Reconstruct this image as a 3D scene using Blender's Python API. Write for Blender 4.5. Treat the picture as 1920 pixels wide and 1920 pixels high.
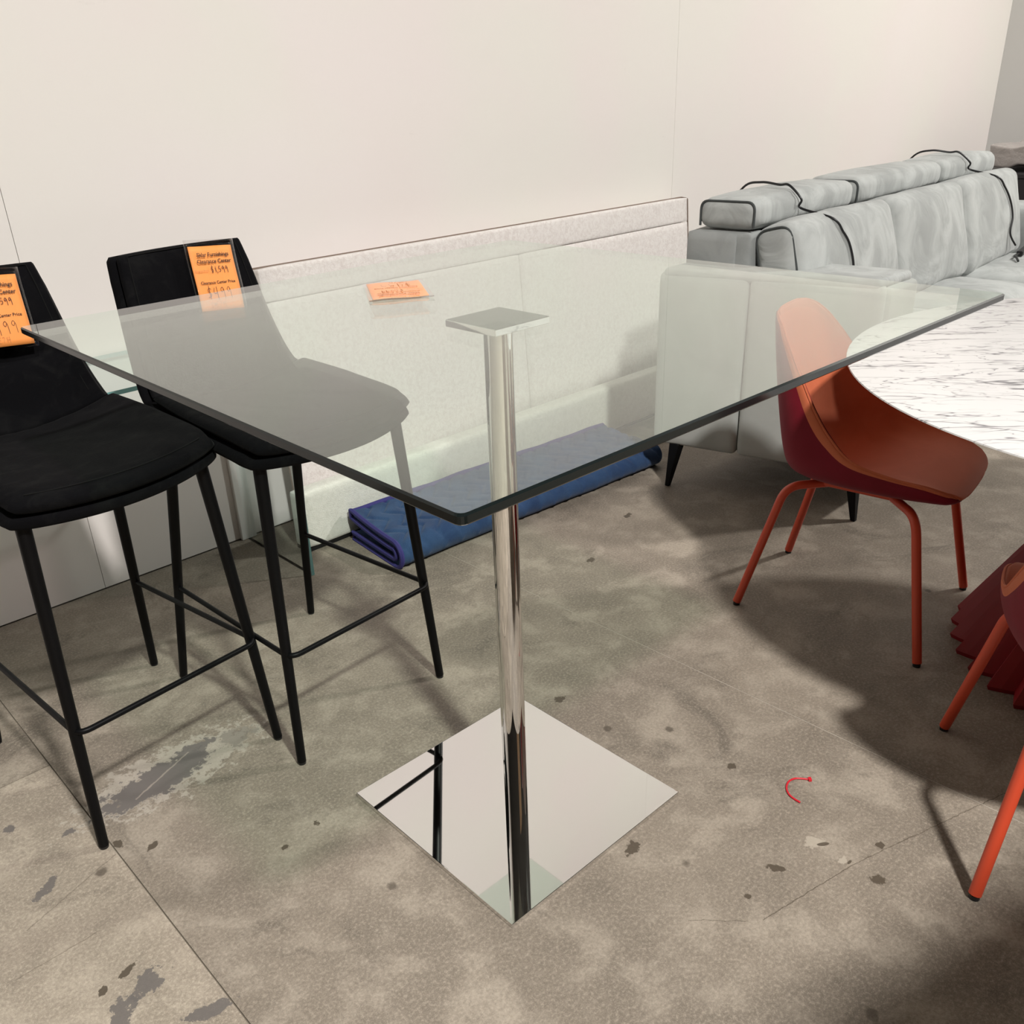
import bpy, bmesh, math, random
from mathutils import Vector, Matrix
random.seed(4)
R = math.radians
for o in list(bpy.data.objects): bpy.data.objects.remove(o)
scn = bpy.context.scene
COL = scn.collection

# ------------------------------------------------------------------ camera
cam = bpy.data.cameras.new('camera'); camo = bpy.data.objects.new('camera', cam); COL.objects.link(camo)
cam.sensor_width = 36; cam.sensor_fit = 'HORIZONTAL'; cam.lens = 36 * 1696.11 / 1920
cam.shift_x = 40 / 1920; cam.shift_y = 60 / 1920; cam.clip_start = 0.05; cam.clip_end = 100
rgt = Vector((0.73048, -0.68158, -0.04308)); dwn = Vector((-0.33036, -0.29744, -0.89576)); fwd = Vector((0.59772, 0.66857, -0.44244))
m = Matrix.Identity(4)
for i in range(3):
    m[i][0] = rgt[i]; m[i][1] = -dwn[i]; m[i][2] = -fwd[i]
m.translation = Vector((-1.0394, -1.1190, 1.3694))
camo.matrix_world = m
scn.camera = camo

# ------------------------------------------------------------------ world, exposure
w = bpy.data.worlds.new('world'); scn.world = w; w.use_nodes = True
w.node_tree.nodes['Background'].inputs[0].default_value = (0.8, 0.85, 0.9, 1)
w.node_tree.nodes['Background'].inputs[1].default_value = 0.05
vs = scn.view_settings
vs.view_transform = 'Standard'; vs.look = 'None'; vs.gamma = 1; vs.use_curve_mapping = False; vs.exposure = -0.22

# ------------------------------------------------------------------ lamps of the hall (fixtures are built further down)
CEIL = 5.6
LAMPS = [(-0.85, -3.15, 4.7, 560), (5.2, -2.1, 4.7, 330), (2.2, -8.0, 4.7, 20)]
LAMPCOL = (1.0, 0.965, 0.925)
for i, (x, y, z, p) in enumerate(LAMPS):
    ld = bpy.data.lights.new('lamp_light', 'AREA'); ld.shape = 'DISK'; ld.size = 0.36; ld.energy = p; ld.color = LAMPCOL
    lo = bpy.data.objects.new('lamp_light', ld); COL.objects.link(lo); lo.location = (x, y, z)

# ------------------------------------------------------------------ node helpers
class NT:
    def __init__(s, name):
        s.m = bpy.data.materials.new(name); s.m.use_nodes = True; s.t = s.m.node_tree
        s.t.nodes.clear(); s.out = s.t.nodes.new('ShaderNodeOutputMaterial')
    def n(s, typ, ins=None, **kw):
        nd = s.t.nodes.new(typ)
        for k, v in kw.items(): setattr(nd, k, v)
        if ins:
            for k, v in ins.items(): s.set(nd.inputs[k], v)
        return nd
    def set(s, sock, v):
        if hasattr(v, 'is_output'): s.t.links.new(v, sock)
        elif v is not None:
            if hasattr(sock.default_value, '__len__') and len(sock.default_value) == 4 and len(v) == 3: v = (*v, 1)
            sock.default_value = v
    def math(s, op, a, b=None, c=None, clamp=False):
        nd = s.n('ShaderNodeMath', operation=op, use_clamp=clamp); s.set(nd.inputs[0], a)
        if b is not None: s.set(nd.inputs[1], b)
        if c is not None: s.set(nd.inputs[2], c)
        return nd.outputs[0]
    def mix(s, f, a, b, mode='MIX'):
        nd = s.n('ShaderNodeMix', data_type='RGBA', blend_type=mode)
        s.set(nd.inputs[0], f); s.set(nd.inputs[6], a); s.set(nd.inputs[7], b)
        return nd.outputs[2]
    def ramp(s, f, stops, interp='LINEAR'):
        nd = s.n('ShaderNodeValToRGB'); nd.color_ramp.interpolation = interp
        e = nd.color_ramp.elements
        while len(e) < len(stops): e.new(0.5)
        for i, (p, c) in enumerate(stops):
            e[i].position = p; e[i].color = c if len(c) == 4 else (*c, 1)
        s.set(nd.inputs[0], f); return nd.outputs[0]
    def smooth(s, v, a, b):          # 0 at a .. 1 at b
        nd = s.n('ShaderNodeMapRange', interpolation_type='SMOOTHSTEP')
        s.set(nd.inputs[0], v); s.set(nd.inputs[1], a); s.set(nd.inputs[2], b); s.set(nd.inputs[3], 0.0); s.set(nd.inputs[4], 1.0)
        return nd.outputs[0]
    def pos(s): return s.n('ShaderNodeNewGeometry').outputs['Position']
    def obj(s): return s.n('ShaderNodeTexCoord').outputs['Object']
    def noise(s, vec, scale, detail=4, rough=0.55, dist=0.0):
        return s.n('ShaderNodeTexNoise', {'Vector': vec, 'Scale': scale, 'Detail': detail, 'Roughness': rough, 'Distortion': dist}).outputs['Fac']
    def mapping(s, vec, loc=(0, 0, 0), rot=(0, 0, 0), sc=(1, 1, 1)):
        return s.n('ShaderNodeMapping', {'Vector': vec, 'Location': loc, 'Rotation': rot, 'Scale': sc}).outputs[0]
    def bump(s, h, strength=0.3, dist=0.01, normal=None):
        nd = s.n('ShaderNodeBump', {'Height': h, 'Strength': strength, 'Distance': dist})
        if normal is not None: s.set(nd.inputs['Normal'], normal)
        return nd.outputs[0]
    def bsdf(s, **kw):
        nd = s.n('ShaderNodeBsdfPrincipled')
        for k, v in kw.items(): s.set(nd.inputs[k.replace('_', ' ')], v)
        s.t.links.new(nd.outputs[0], s.out.inputs[0]); return nd

M = {}
def plain(name, col, rough=0.5, metal=0.0, spec=0.5, bump=None, var=0.0, coat=0.0, sheen=0.0):
    t = NT(name); c = col; nrm = None
    if var:
        f = t.noise(t.obj(), 9, 4); c = t.mix(f, tuple(x * (1 - var) for x in col), tuple(min(1, x * (1 + var)) for x in col))
    if bump: nrm = t.bump(t.noise(t.obj(), bump[0], 5), bump[1], bump[2])
    b = t.bsdf(Base_Color=c, Roughness=rough, Metallic=metal, Specular_IOR_Level=spec)
    if nrm is not None: t.set(b.inputs['Normal'], nrm)
    if sheen: b.inputs['Sheen Weight'].default_value = sheen
    if coat: b.inputs['Coat Weight'].default_value = coat
    M[name] = t.m; return t.m

def glass(name, tint, ior=1.5, rough=0.0):
    """flat pane: each face reflects by Fresnel and lets the rest straight through"""
    t = NT(name)
    back = t.n('ShaderNodeNewGeometry').outputs['Backfacing']
    i = t.math('ADD', t.math('MULTIPLY', back, 1.0 / ior - ior), ior)
    fr = t.n('ShaderNodeFresnel', {'IOR': i}).outputs[0]
    tr = t.n('ShaderNodeBsdfTransparent', {'Color': tint}).outputs[0]
    gl = t.n('ShaderNodeBsdfGlossy', {'Color': (1, 1, 1), 'Roughness': rough}).outputs[0]
    mx = t.n('ShaderNodeMixShader'); t.set(mx.inputs[0], fr); t.set(mx.inputs[1], tr); t.set(mx.inputs[2], gl)
    t.t.links.new(mx.outputs[0], t.out.inputs[0]); M[name] = t.m; return t.m

glass('clear_glass', (0.925, 0.980, 0.945))
glass('console_glass', (0.93, 0.98, 0.97))
glass('plastic_sleeve', (0.97, 0.97, 0.97), 1.45, 0.06)
def mk_edge(name, col, thru, spec=0.4):
    t = NT(name)      # polished rim: dark from outside, pale where one looks at it from inside the pane
    b = t.bsdf(Base_Color=col, Roughness=0.1, Specular_IOR_Level=spec)
    tr = t.n('ShaderNodeBsdfTransparent', {'Color': thru}).outputs[0]
    mx = t.n('ShaderNodeMixShader'); t.set(mx.inputs[0], t.n('ShaderNodeNewGeometry').outputs['Backfacing']); t.set(mx.inputs[1], b.outputs[0]); t.set(mx.inputs[2], tr)
    t.t.links.new(mx.outputs[0], t.out.inputs[0]); M[name] = t.m
mk_edge('glass_edge', (0.006, 0.009, 0.009), (0.90, 0.95, 0.92), 0.28)
plain('teal_edge', (0.16, 0.36, 0.35), 0.15, spec=0.7)
plain('chrome', (0.80, 0.795, 0.78), 0.025, 1.0)
plain('brushed', (0.075, 0.078, 0.070), 0.7, 0.0, 0.1)
plain('black_metal', (0.003, 0.003, 0.0035), 0.45, spec=0.15)
plain('black_plastic', (0.008, 0.008, 0.009), 0.35)
plain('orange_paper', (1.0, 0.36, 0.085), 0.6)
plain('ink', (0.03, 0.015, 0.01), 0.6)
plain('pen', (0.10, 0.03, 0.015), 0.6)
plain('faded_ink', (0.42, 0.17, 0.06), 0.7)
plain('red_legs', (0.60, 0.070, 0.028), 0.38)
plain('red_pleat', (0.24, 0.006, 0.010), 0.45)
plain('zip_red', (0.62, 0.015, 0.03), 0.35)
plain('lamp_grey', (0.25, 0.25, 0.26), 0.5)
plain('wrap_grey', (0.36, 0.33, 0.31), 0.25, bump=(14, 0.6, 0.02), var=0.2)
plain('dark_wood', (0.010, 0.009, 0.011), 0.5)
plain('drywall_edge', (0.30, 0.27, 0.24), 0.9)
plain('binding', (0.035, 0.030, 0.17), 0.8, bump=(160, 0.4, 0.002))
plain('piping', (0.045, 0.052, 0.052), 0.7)
plain('piping_brown', (0.20, 0.15, 0.12), 0.8)
plain('ceiling_white', (0.08, 0.08, 0.08), 0.9)
plain('trim_white', (0.78, 0.77, 0.74), 0.5)
plain('wall_grey', (0.60, 0.595, 0.575), 0.8, bump=(30, 0.05, 0.01))
plain('far_wall', (0.08, 0.078, 0.075), 0.9)

def mk_wall():
    t = NT('wall_paint'); p = t.pos()
    f = t.noise(p, 1.3, 3); g = t.noise(p, 0.7, 2, dist=0.6)
    c = t.mix(t.smooth(f, 0.35, 0.65), (0.80, 0.745, 0.715), (0.79, 0.765, 0.715))
    c = t.mix(t.math('MULTIPLY', t.smooth(g, 0.5, 0.75), 0.6), c, (0.82, 0.76, 0.75))
    sm = t.noise(t.mapping(p, sc=(1, 1, 3.5)), 6, 6, 0.7)
    c = t.mix(t.math('MULTIPLY', t.smooth(sm, 0.68, 0.80), 0.22), c, (0.45, 0.42, 0.38))
    b = t.bsdf(Base_Color=c, Roughness=0.65, Specular_IOR_Level=0.35)
    t.set(b.inputs['Normal'], t.bump(t.noise(p, 60, 3), 0.06, 0.004)); M['wall_paint'] = t.m
mk_wall()

def mk_concrete(name, base, light):
    t = NT(name); p = t.pos()
    sx = t.n('ShaderNodeSeparateXYZ', {0: p}); X, Y = sx.outputs[0], sx.outputs[1]
    big = t.noise(p, 1.9, 5, 0.6, 0.4); mid = t.noise(p, 7, 6, 0.62, 0.3); fine = t.noise(p, 150, 6, 0.75); gr = t.noise(p, 520, 3, 0.7)
    c = t.mix(t.smooth(big, 0.34, 0.68), tuple(x * 0.78 for x in base), base)
    c = t.mix(t.math('MULTIPLY', t.smooth(mid, 0.46, 0.66), 0.85), c, tuple(x * 1.08 for x in light))
    c = t.mix(t.math('MULTIPLY', t.smooth(mid, 0.46, 0.28), 0.55), c, tuple(x * 0.55 for x in base))
    blot = t.noise(t.mapping(p, loc=(3.1, 7.7, 0)), 3.2, 6, 0.7, 1.0)
    c = t.mix(t.math('MULTIPLY', t.smooth(blot, 0.54, 0.70), 0.75), c, tuple(x * 0.46 for x in base))
    c = t.mix(t.math('MULTIPLY', t.smooth(fine, 0.46, 0.70), 0.60), c, tuple(min(1, x * 1.45) for x in light))
    c = t.mix(t.math('MULTIPLY', t.smooth(fine, 0.50, 0.28), 0.55), c, tuple(x * 0.52 for x in base))
    c = t.mix(t.math('MULTIPLY', t.smooth(gr, 0.50, 0.75), 0.55), c, tuple(min(1, x * 1.5) for x in light))
    # stray dark pits and light aggregate everywhere
    vo = t.n('ShaderNodeTexVoronoi', {'Vector': t.mapping(p, rot=(0, 0, 0.5)), 'Scale': 7.0, 'Randomness': 1.0})
    pit = t.math('SUBTRACT', vo.outputs['Distance'], t.math('MULTIPLY', t.noise(p, 60, 3), 0.10))
    rnd = t.n('ShaderNodeSeparateColor', {0: vo.outputs['Color']}).outputs[0]
    c = t.mix(t.math('MULTIPLY', t.math('MULTIPLY', t.smooth(pit, 0.05, 0.0), t.smooth(rnd, 0.70, 0.85)), 0.75), c, (0.075, 0.060, 0.045))
    dn = t.math('SUBTRACT', t.noise(p, 34, 5, 0.7), 0.5)
    def spot(cx, cy, rx, ry, rot, col, amt, rag=0.9):
        nonlocal c
        ca, sa = math.cos(rot), math.sin(rot)
        dx = t.math('SUBTRACT', X, cx); dy = t.math('SUBTRACT', Y, cy)
        u = t.math('ADD', t.math('MULTIPLY', dx, ca / rx), t.math('MULTIPLY', dy, sa / rx))
        v = t.math('ADD', t.math('MULTIPLY', dx, -sa / ry), t.math('MULTIPLY', dy, ca / ry))
        d = t.math('SQRT', t.math('ADD', t.math('MULTIPLY', u, u), t.math('MULTIPLY', v, v)))
        d = t.math('ADD', d, t.math('MULTIPLY', dn, rag * 3.0))
        c = t.mix(t.math('MULTIPLY', t.smooth(d, 1.08, 0.88), amt), c, col)
    GREY = (0.135, 0.122, 0.115); BR = (0.075, 0.058, 0.040); PALE = (0.46, 0.42, 0.36)
    # peeled patch with pale rims between the stools
    spot(-0.50, 0.635, 0.21, 0.085, 0.05, PALE, 0.65, 1.0)
    spot(-0.54, 0.625, 0.135, 0.052, 0.10, GREY, 0.95, 0.8)
    spot(-0.43, 0.665, 0.060, 0.025, 0.2, GREY, 0.9, 0.9)
    spot(-0.33, 0.640, 0.045, 0.03, 0.0, (0.16, 0.145, 0.125), 0.6, 1.2)
    for (x, y, a, b_, r_) in [(-0.837, 0.482, .030, .014, .6), (-0.781, 0.127, .030, .022, .3), (-0.845, 0.100, .038, .020, .9), (-0.731, 0.000, .034, .013, -.2), (-0.746, 0.608, .013, .010, .2), (-0.835, 0.71, .012, .012, 0)]:
        spot(x, y, a, b_, r_, GREY, 0.9, 1.5)
    for (x, y, a, b_, r_) in [(-0.80, 0.177, .018, .007, .4), (-0.848, 0.167, .010, .006, .9), (-0.636, 0.436, .013, .007, .4), (-0.442, 0.233, .009, .006, .3), (-0.355, 0.246, .010, .009, 0), (-0.684, 0.494, .013, .010, 1),
                              (0.212, -0.507, .016, .009, -1.0), (0.323, -0.662, .014, .011, -.7), (0.41, -0.62, .010, .008, 0), (0.114, -0.507, .007, .006, 0), (0.404, -0.277, .010, .008, 0), (0.324, 0.176, .016, .011, 0), (0.057, -0.276, .02, .012, 0), (0.95, 0.62, .016, .012, 0), (1.3, 0.75, .02, .012, .3)]:
        spot(x, y, a, b_, r_, BR, 0.9, 1.3)
    for (x, y, a, b_, r_) in [(0.326, -0.528, .019, .014, -.6), (0.318, -0.588, .010, .008, 0)]:
        spot(x, y, a, b_, r_, (0.44, 0.39, 0.32), 0.8, 1.2); spot(x + .006, y - .012, a * .7, b_ * .35, r_, BR, 0.9, 0.4)
    # hairline crack
    def line(x0, y0, x1, y1, wd, col, amt, wob=0.012):
        nonlocal c
        L = math.hypot(x1 - x0, y1 - y0); ux, uy = (x1 - x0) / L, (y1 - y0) / L
        dx = t.math('SUBTRACT', X, x0); dy = t.math('SUBTRACT', Y, y0)
        al = t.math('ADD', t.math('MULTIPLY', dx, ux), t.math('MULTIPLY', dy, uy))
        pr = t.math('ADD', t.math('MULTIPLY', dx, -uy), t.math('MULTIPLY', dy, ux))
        pr = t.math('ABSOLUTE', t.math('ADD', pr, t.math('MULTIPLY', dn, wob)))
        msk = t.math('MULTIPLY', t.smooth(pr, wd, wd * 0.4), t.math('MULTIPLY', t.math('GREATER_THAN', al, 0.0), t.math('LESS_THAN', al, L)))
        c = t.mix(t.math('MULTIPLY', msk, amt), c, col)
    line(0.086, -0.557, 0.325, -0.608, 0.0013, BR, 0.75); line(0.325, -0.608, 0.74, -0.74, 0.0013, BR, 0.7); line(-0.01, -0.461, 0.063, -0.537, 0.0010, BR, 0.6)
    line(-0.60, 0.60, -0.44, 0.67, 0.003, (0.33, 0.29, 0.25), 0.8); line(-0.90, 0.40, -0.70, 0.47, 0.002, BR, 0.4); line(-0.95, 0.30, -0.80, 0.30, 0.0015, BR, 0.4)
    b = t.bsdf(Base_Color=c, Roughness=t.math('ADD', t.math('MULTIPLY', mid, 0.25), 0.42), Specular_IOR_Level=0.4)
    h = t.math('ADD', t.math('MULTIPLY', fine, 0.6), t.math('MULTIPLY', gr, 0.4))
    t.set(b.inputs['Normal'], t.bump(h, 0.35, 0.0025)); M[name] = t.m
mk_concrete('concrete', (0.245, 0.208, 0.166), (0.320, 0.278, 0.226))
mk_concrete('concrete_pale', (0.325, 0.278, 0.222), (0.405, 0.352, 0.285))
plain('joint_fill', (0.42, 0.38, 0.32), 0.9, var=0.3)
plain('joint_dark', (0.16, 0.135, 0.105), 0.9, var=0.4)

def mk_marble():
    t = NT('marble'); p = t.obj()
    q = t.mapping(t.mapping(p, rot=(0, 0, R(50))), sc=(1.0, 4.2, 1.0))
    wob = t.n('ShaderNodeTexNoise', {'Vector': q, 'Scale': 3.0, 'Detail': 4, 'Roughness': 0.6}).outputs['Color']
    qd = t.n('ShaderNodeVectorMath', operation='ADD'); t.set(qd.inputs[0], q)
    sc = t.n('ShaderNodeVectorMath', {0: wob, 'Scale': 0.30}, operation='SCALE'); t.set(qd.inputs[1], sc.outputs[0])
    c = (0.655, 0.645, 0.64)
    soft = t.noise(t.mapping(q, loc=(4, 4, 0)), 3.4, 4, 0.6, 0.5); c = t.mix(t.math('MULTIPLY', t.smooth(soft, 0.52, 0.78), 0.5), c, (0.58, 0.56, 0.57))
    for (s_, off, wd, amt, col) in [(2.6, 0.0, 0.013, 0.9, (0.15, 0.145, 0.155)), (4.4, 5.0, 0.012, 0.8, (0.21, 0.20, 0.215)), (1.7, 9.0, 0.008, 0.8, (0.15, 0.145, 0.155)), (7.0, 2.0, 0.014, 0.4, (0.28, 0.27, 0.28)), (3.4, 14.0, 0.010, 0.85, (0.19, 0.18, 0.195))]:
        v = t.n('ShaderNodeTexNoise', {'Vector': t.mapping(qd.outputs[0], loc=(off, off * .7, 0)), 'Scale': s_, 'Detail': 1.5, 'Roughness': 0.45}).outputs['Fac']
        d = t.math('ABSOLUTE', t.math('SUBTRACT', v, 0.5))
        gate = t.smooth(t.noise(t.mapping(q, loc=(off * 2, 1, 0)), 3.0, 3), 0.38, 0.56)
        c = t.mix(t.math('MULTIPLY', t.math('MULTIPLY', t.smooth(d, wd, 0.0), gate), amt), c, col)
    t.bsdf(Base_Color=c, Roughness=0.22, Specular_IOR_Level=0.4); M['marble'] = t.m
mk_marble()

def mk_fabric(name, c0, c1, scale, thr, bump_s, rough=0.85, sheen=0.3, weave=0.0, stretch=(1, 1, 1), fold=0.0):
    t = NT(name); p = t.obj()
    f = t.noise(t.mapping(p, sc=stretch), scale, 5, 0.6, 0.8)
    c = t.mix(t.smooth(f, thr - 0.16, thr + 0.16), c0, c1)
    fine = t.noise(p, 240, 3, 0.6)
    b = t.bsdf(Base_Color=c, Roughness=rough, Specular_IOR_Level=0.06 if 'black' in name else 0.2)
    b.inputs['Sheen Weight'].default_value = sheen; b.inputs['Sheen Roughness'].default_value = 0.45
    n = t.bump(fine, bump_s, 0.0025)
    if fold:
        fo = t.noise(t.mapping(p, sc=stretch), scale * 0.9, 3, 0.5, 1.2); n = t.bump(fo, fold, 0.03, n)
    t.set(b.inputs['Normal'], n); M[name] = t.m
mk_fabric('black_suede', (0.0042, 0.0042, 0.0050), (0.0085, 0.0085, 0.0088), 16, 0.62, 0.25, 0.95, 0.02, stretch=(1, 2.5, 1))
mk_fabric('grey_suede', (0.31, 0.325, 0.318), (0.425, 0.445, 0.435), 6.0, 0.50, 0.2, 0.9, 0.2, stretch=(1.3, 1, 0.9), fold=0.5)
mk_fabric('grey_suede_plain', (0.36, 0.375, 0.355), (0.42, 0.435, 0.415), 3.5, 0.5, 0.15, 0.85, 0.2)
mk_fabric('sofa_back_dark', (0.26, 0.275, 0.27), (0.32, 0.335, 0.33), 5, 0.5, 0.2, 0.85, 0.2)
mk_fabric('boucle', (0.70, 0.65, 0.62), (0.80, 0.765, 0.735), 70, 0.48, 0.7, 0.95, 0.2)
mk_fabric('boucle_cream', (0.76, 0.74, 0.68), (0.84, 0.82, 0.76), 60, 0.46, 0.7, 0.95, 0.2)
mk_fabric('crimson_shell', (0.155, 0.003, 0.012), (0.185, 0.005, 0.018), 5, 0.5, 0.05, 0.62, 0.05)
mk_fabric('terracotta_leather', (0.50, 0.125, 0.055), (0.55, 0.145, 0.068), 5, 0.5, 0.06, 0.60, 0.05)
mk_fabric('quilt_blue', (0.022, 0.050, 0.125), (0.034, 0.075, 0.165), 9, 0.5, 0.5, 0.9, 0.15)

# ------------------------------------------------------------------ mesh helpers
def obj(name, verts, faces, mat, parent=None, smooth=True, loc=None, mats=None, fmat=None):
    me = bpy.data.meshes.new(name); me.from_pydata([tuple(v) for v in verts], [], faces); me.update()
    bm = bmesh.new(); bm.from_mesh(me); bmesh.ops.remove_doubles(bm, verts=bm.verts, dist=1e-6) if fmat is None else None
    bmesh.ops.recalc_face_normals(bm, faces=bm.faces); bm.to_mesh(me); bm.free()
    for mm in (mats or [mat]): me.materials.append(M[mm])
    if fmat:
        for p_, i in zip(me.polygons, fmat): p_.material_index = i
    me.polygons.foreach_set('use_smooth', [smooth] * len(me.polygons))
    o = bpy.data.objects.new(name, me); COL.objects.link(o)
    if loc is not None: o.location = loc
    if parent: o.parent = parent
    return o
def autosmooth(o, ang=35):
    me = o.data; bm = bmesh.new(); bm.from_mesh(me)
    for e in bm.edges:
        if len(e.link_faces) == 2 and e.calc_face_angle(0) > R(ang): e.smooth = False
    bm.to_mesh(me); bm.free(); return o
def empty(name, loc=(0, 0, 0), rz=0.0, label=None, cat=None, group=None):
    o = bpy.data.objects.new(name, None); COL.objects.link(o); o.location = loc; o.rotation_euler = (0, 0, rz); o.empty_display_size = 0.1
    if label: tag(o, label, cat, group)
    return o
def tag(o, label, cat, group=None):
    o['label'] = label; o['category'] = cat
    if group: o['group'] = group
    return o
def struct(o): o['kind'] = 'structure'; return o
def box_vf(x0, x1, y0, y1, z0, z1):
    v = [(x, y, z) for z in (z0, z1) for y in (y0, y1) for x in (x0, x1)]
    return v, [(0, 2, 3, 1), (4, 5, 7, 6), (0, 1, 5, 4), (2, 6, 7, 3), (0, 4, 6, 2), (1, 3, 7, 5)]
def box(name, x0, x1, y0, y1, z0, z1, mat, parent=None, bev=0.0, seg=2, xf=None):
    v, f = box_vf(x0, x1, y0, y1, z0, z1)
    return prism_finish(name, v, f, mat, parent, bev, seg, xf)
def prism_finish(name, v, f, mat, parent, bev, seg, xf=None):
    bm = bmesh.new(); vs_ = [bm.verts.new(p) for p in v]
    for q in f: bm.faces.new([vs_[i] for i in q])
    bmesh.ops.recalc_face_normals(bm, faces=bm.faces)
    if bev: bmesh.ops.bevel(bm, geom=list(bm.edges), offset=bev, segments=seg, profile=0.5, affect='EDGES')
    if xf: bmesh.ops.transform(bm, matrix=xf, verts=bm.verts)
    me = bpy.data.meshes.new(name); bm.to_mesh(me); bm.free(); me.materials.append(M[mat])
    me.polygons.foreach_set('use_smooth', [bool(bev) and seg > 2] * len(me.polygons))
    o = bpy.data.objects.new(name, me); COL.objects.link(o)
    if parent: o.parent = parent
    if bev and seg > 2:
        wn = o.modifiers.new('wn', 'WEIGHTED_NORMAL'); wn.weight = 100
    return o
def poly_prism(name, pts, z0, z1, mat, parent=None, bev=0.0, seg=2):
    n = len(pts); v = [(x, y, z0) for x, y in pts] + [(x, y, z1) for x, y in pts]
    f = [tuple(range(n - 1, -1, -1)), tuple(range(n, 2 * n))] + [(i, (i + 1) % n, n + (i + 1) % n, n + i) for i in range(n)]
    return prism_finish(name, v, f, mat, parent, bev, seg)
def smooth_path(pts, k=8):
    P = [Vector(p) for p in pts]; out = []
    for i in range(len(P) - 1):
        a = P[max(i - 1, 0)]; b = P[i]; c = P[i + 1]; d = P[min(i + 2, len(P) - 1)]
        for j in range(k):
            t = j / k
            out.append(0.5 * ((2 * b) + (c - a) * t + (2 * a - 5 * b + 4 * c - d) * t * t + (3 * b - a - 3 * c + d) * t ** 3))
    out.append(P[-1]); return out
def fillet(pts, r, k=6):
    P = [Vector(p) for p in pts]; out = [P[0]]
    for i in range(1, len(P) - 1):
        a = (P[i - 1] - P[i]); b = (P[i + 1] - P[i]); rr = min(r, a.length * .45, b.length * .45)
        s = P[i] + a.normalized() * rr; e = P[i] + b.normalized() * rr
        for j in range(k + 1):
            t = j / k; out.append((1 - t) ** 2 * s + 2 * t * (1 - t) * P[i] + t * t * e)
    out.append(P[-1]); return out
def tube_vf(path, r, n=12, cap=True):
    P = [Vector(p) for p in path]; V = []; F = []
    rr = r if callable(r) else (lambda t: r)
    T = [(P[min(i + 1, len(P) - 1)] - P[max(i - 1, 0)]).normalized() for i in range(len(P))]
    up = Vector((0, 0, 1)) if abs(T[0].z) < 0.9 else Vector((1, 0, 0)); N = (up - T[0] * up.dot(T[0])).normalized()
    for i, p in enumerate(P):
        N = (N - T[i] * N.dot(T[i])).normalized(); B = T[i].cross(N); q = rr(i / (len(P) - 1))
        for j in range(n):
            a = 2 * math.pi * j / n; V.append(p + (N * math.cos(a) + B * math.sin(a)) * q)
    for i in range(len(P) - 1):
        for j in range(n):
            F.append((i * n + j, i * n + (j + 1) % n, (i + 1) * n + (j + 1) % n, (i + 1) * n + j))
    if cap: F.append(tuple(range(n - 1, -1, -1))); F.append(tuple((len(P) - 1) * n + j for j in range(n)))
    return V, F
def tube(name, path, r, mat, parent=None, n=12):
    v, f = tube_vf(path, r, n); return autosmooth(obj(name, v, f, mat, parent), 50)
def cyl_path(a, b, k=1): return [Vector(a).lerp(Vector(b), i / k) for i in range(k + 1)]
def lathe(name, prof, mat, parent=None, n=48, rf=None):
    V = []; F = []; m_ = len(prof)
    for j in range(n):
        a = 2 * math.pi * j / n
        for (r, z) in prof:
            q = r * (rf(j, z) if rf else 1); V.append((q * math.cos(a), q * math.sin(a), z))
    for j in range(n):
        k = (j + 1) % n
        for i in range(m_ - 1): F.append((j * m_ + i, k * m_ + i, k * m_ + i + 1, j * m_ + i + 1))
    return autosmooth(obj(name, V, F, mat, parent), 40)
def cushion(name, dim, r, bulge, mat, parent=None, n=14, loc=(0, 0, 0), rot=(0, 0, 0), warp=None, wr=0.0, seed=0):
    """soft rounded block; bulge = outward swelling per axis"""
    from mathutils import noise as NZ
    hx, hy, hz = (d / 2 for d in dim); V = []; F = []; idx = {}
    def add(u, v, w):
        key = (round(u, 5), round(v, 5), round(w, 5))
        if key in idx: return idx[key]
        p = Vector((u * hx, v * hy, w * hz)); q = Vector((max(-hx + r, min(hx - r, p.x)), max(-hy + r, min(hy - r, p.y)), max(-hz + r, min(hz - r, p.z))))
        d = p - q
        if d.length > 1e-9: p = q + d.normalized() * r
        p.x += (1 if u > 0 else -1) * bulge[0] * max(0, (1 - v * v) * (1 - w * w)) * abs(u) ** 3
        p.y += (1 if v > 0 else -1) * bulge[1] * max(0, (1 - u * u) * (1 - w * w)) * abs(v) ** 3
        p.z += (1 if w > 0 else -1) * bulge[2] * max(0, (1 - v * v) * (1 - u * u)) * abs(w) ** 3
        if wr:
            s = Vector((p.x * 5 + seed, p.y * 9, p.z * 3.5)); k = NZ.noise(s) * wr
            p += Vector((0, k, k * 0.4))
        if warp: p = warp(p)
        idx[key] = len(V); V.append(p); return idx[key]
    g = [math.sin((-1 + 2 * i / n) * math.pi / 2 * 0.96) / math.sin(math.pi / 2 * 0.96) for i in range(n + 1)]
    for ax in range(3):
        for s in (-1, 1):
            for i in range(n):
                for j in range(n):
                    q = []
                    for (a, b) in ((i, j), (i + 1, j), (i + 1, j + 1), (i, j + 1)):
                        c = [0, 0, 0]; c[ax] = s; c[(ax + 1) % 3] = g[a]; c[(ax + 2) % 3] = g[b]; q.append(add(*c))
                    F.append(tuple(q) if s > 0 else tuple(reversed(q)))
    o = obj(name, V, F, mat, parent); o.location = loc; o.rotation_euler = rot; return o
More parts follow.
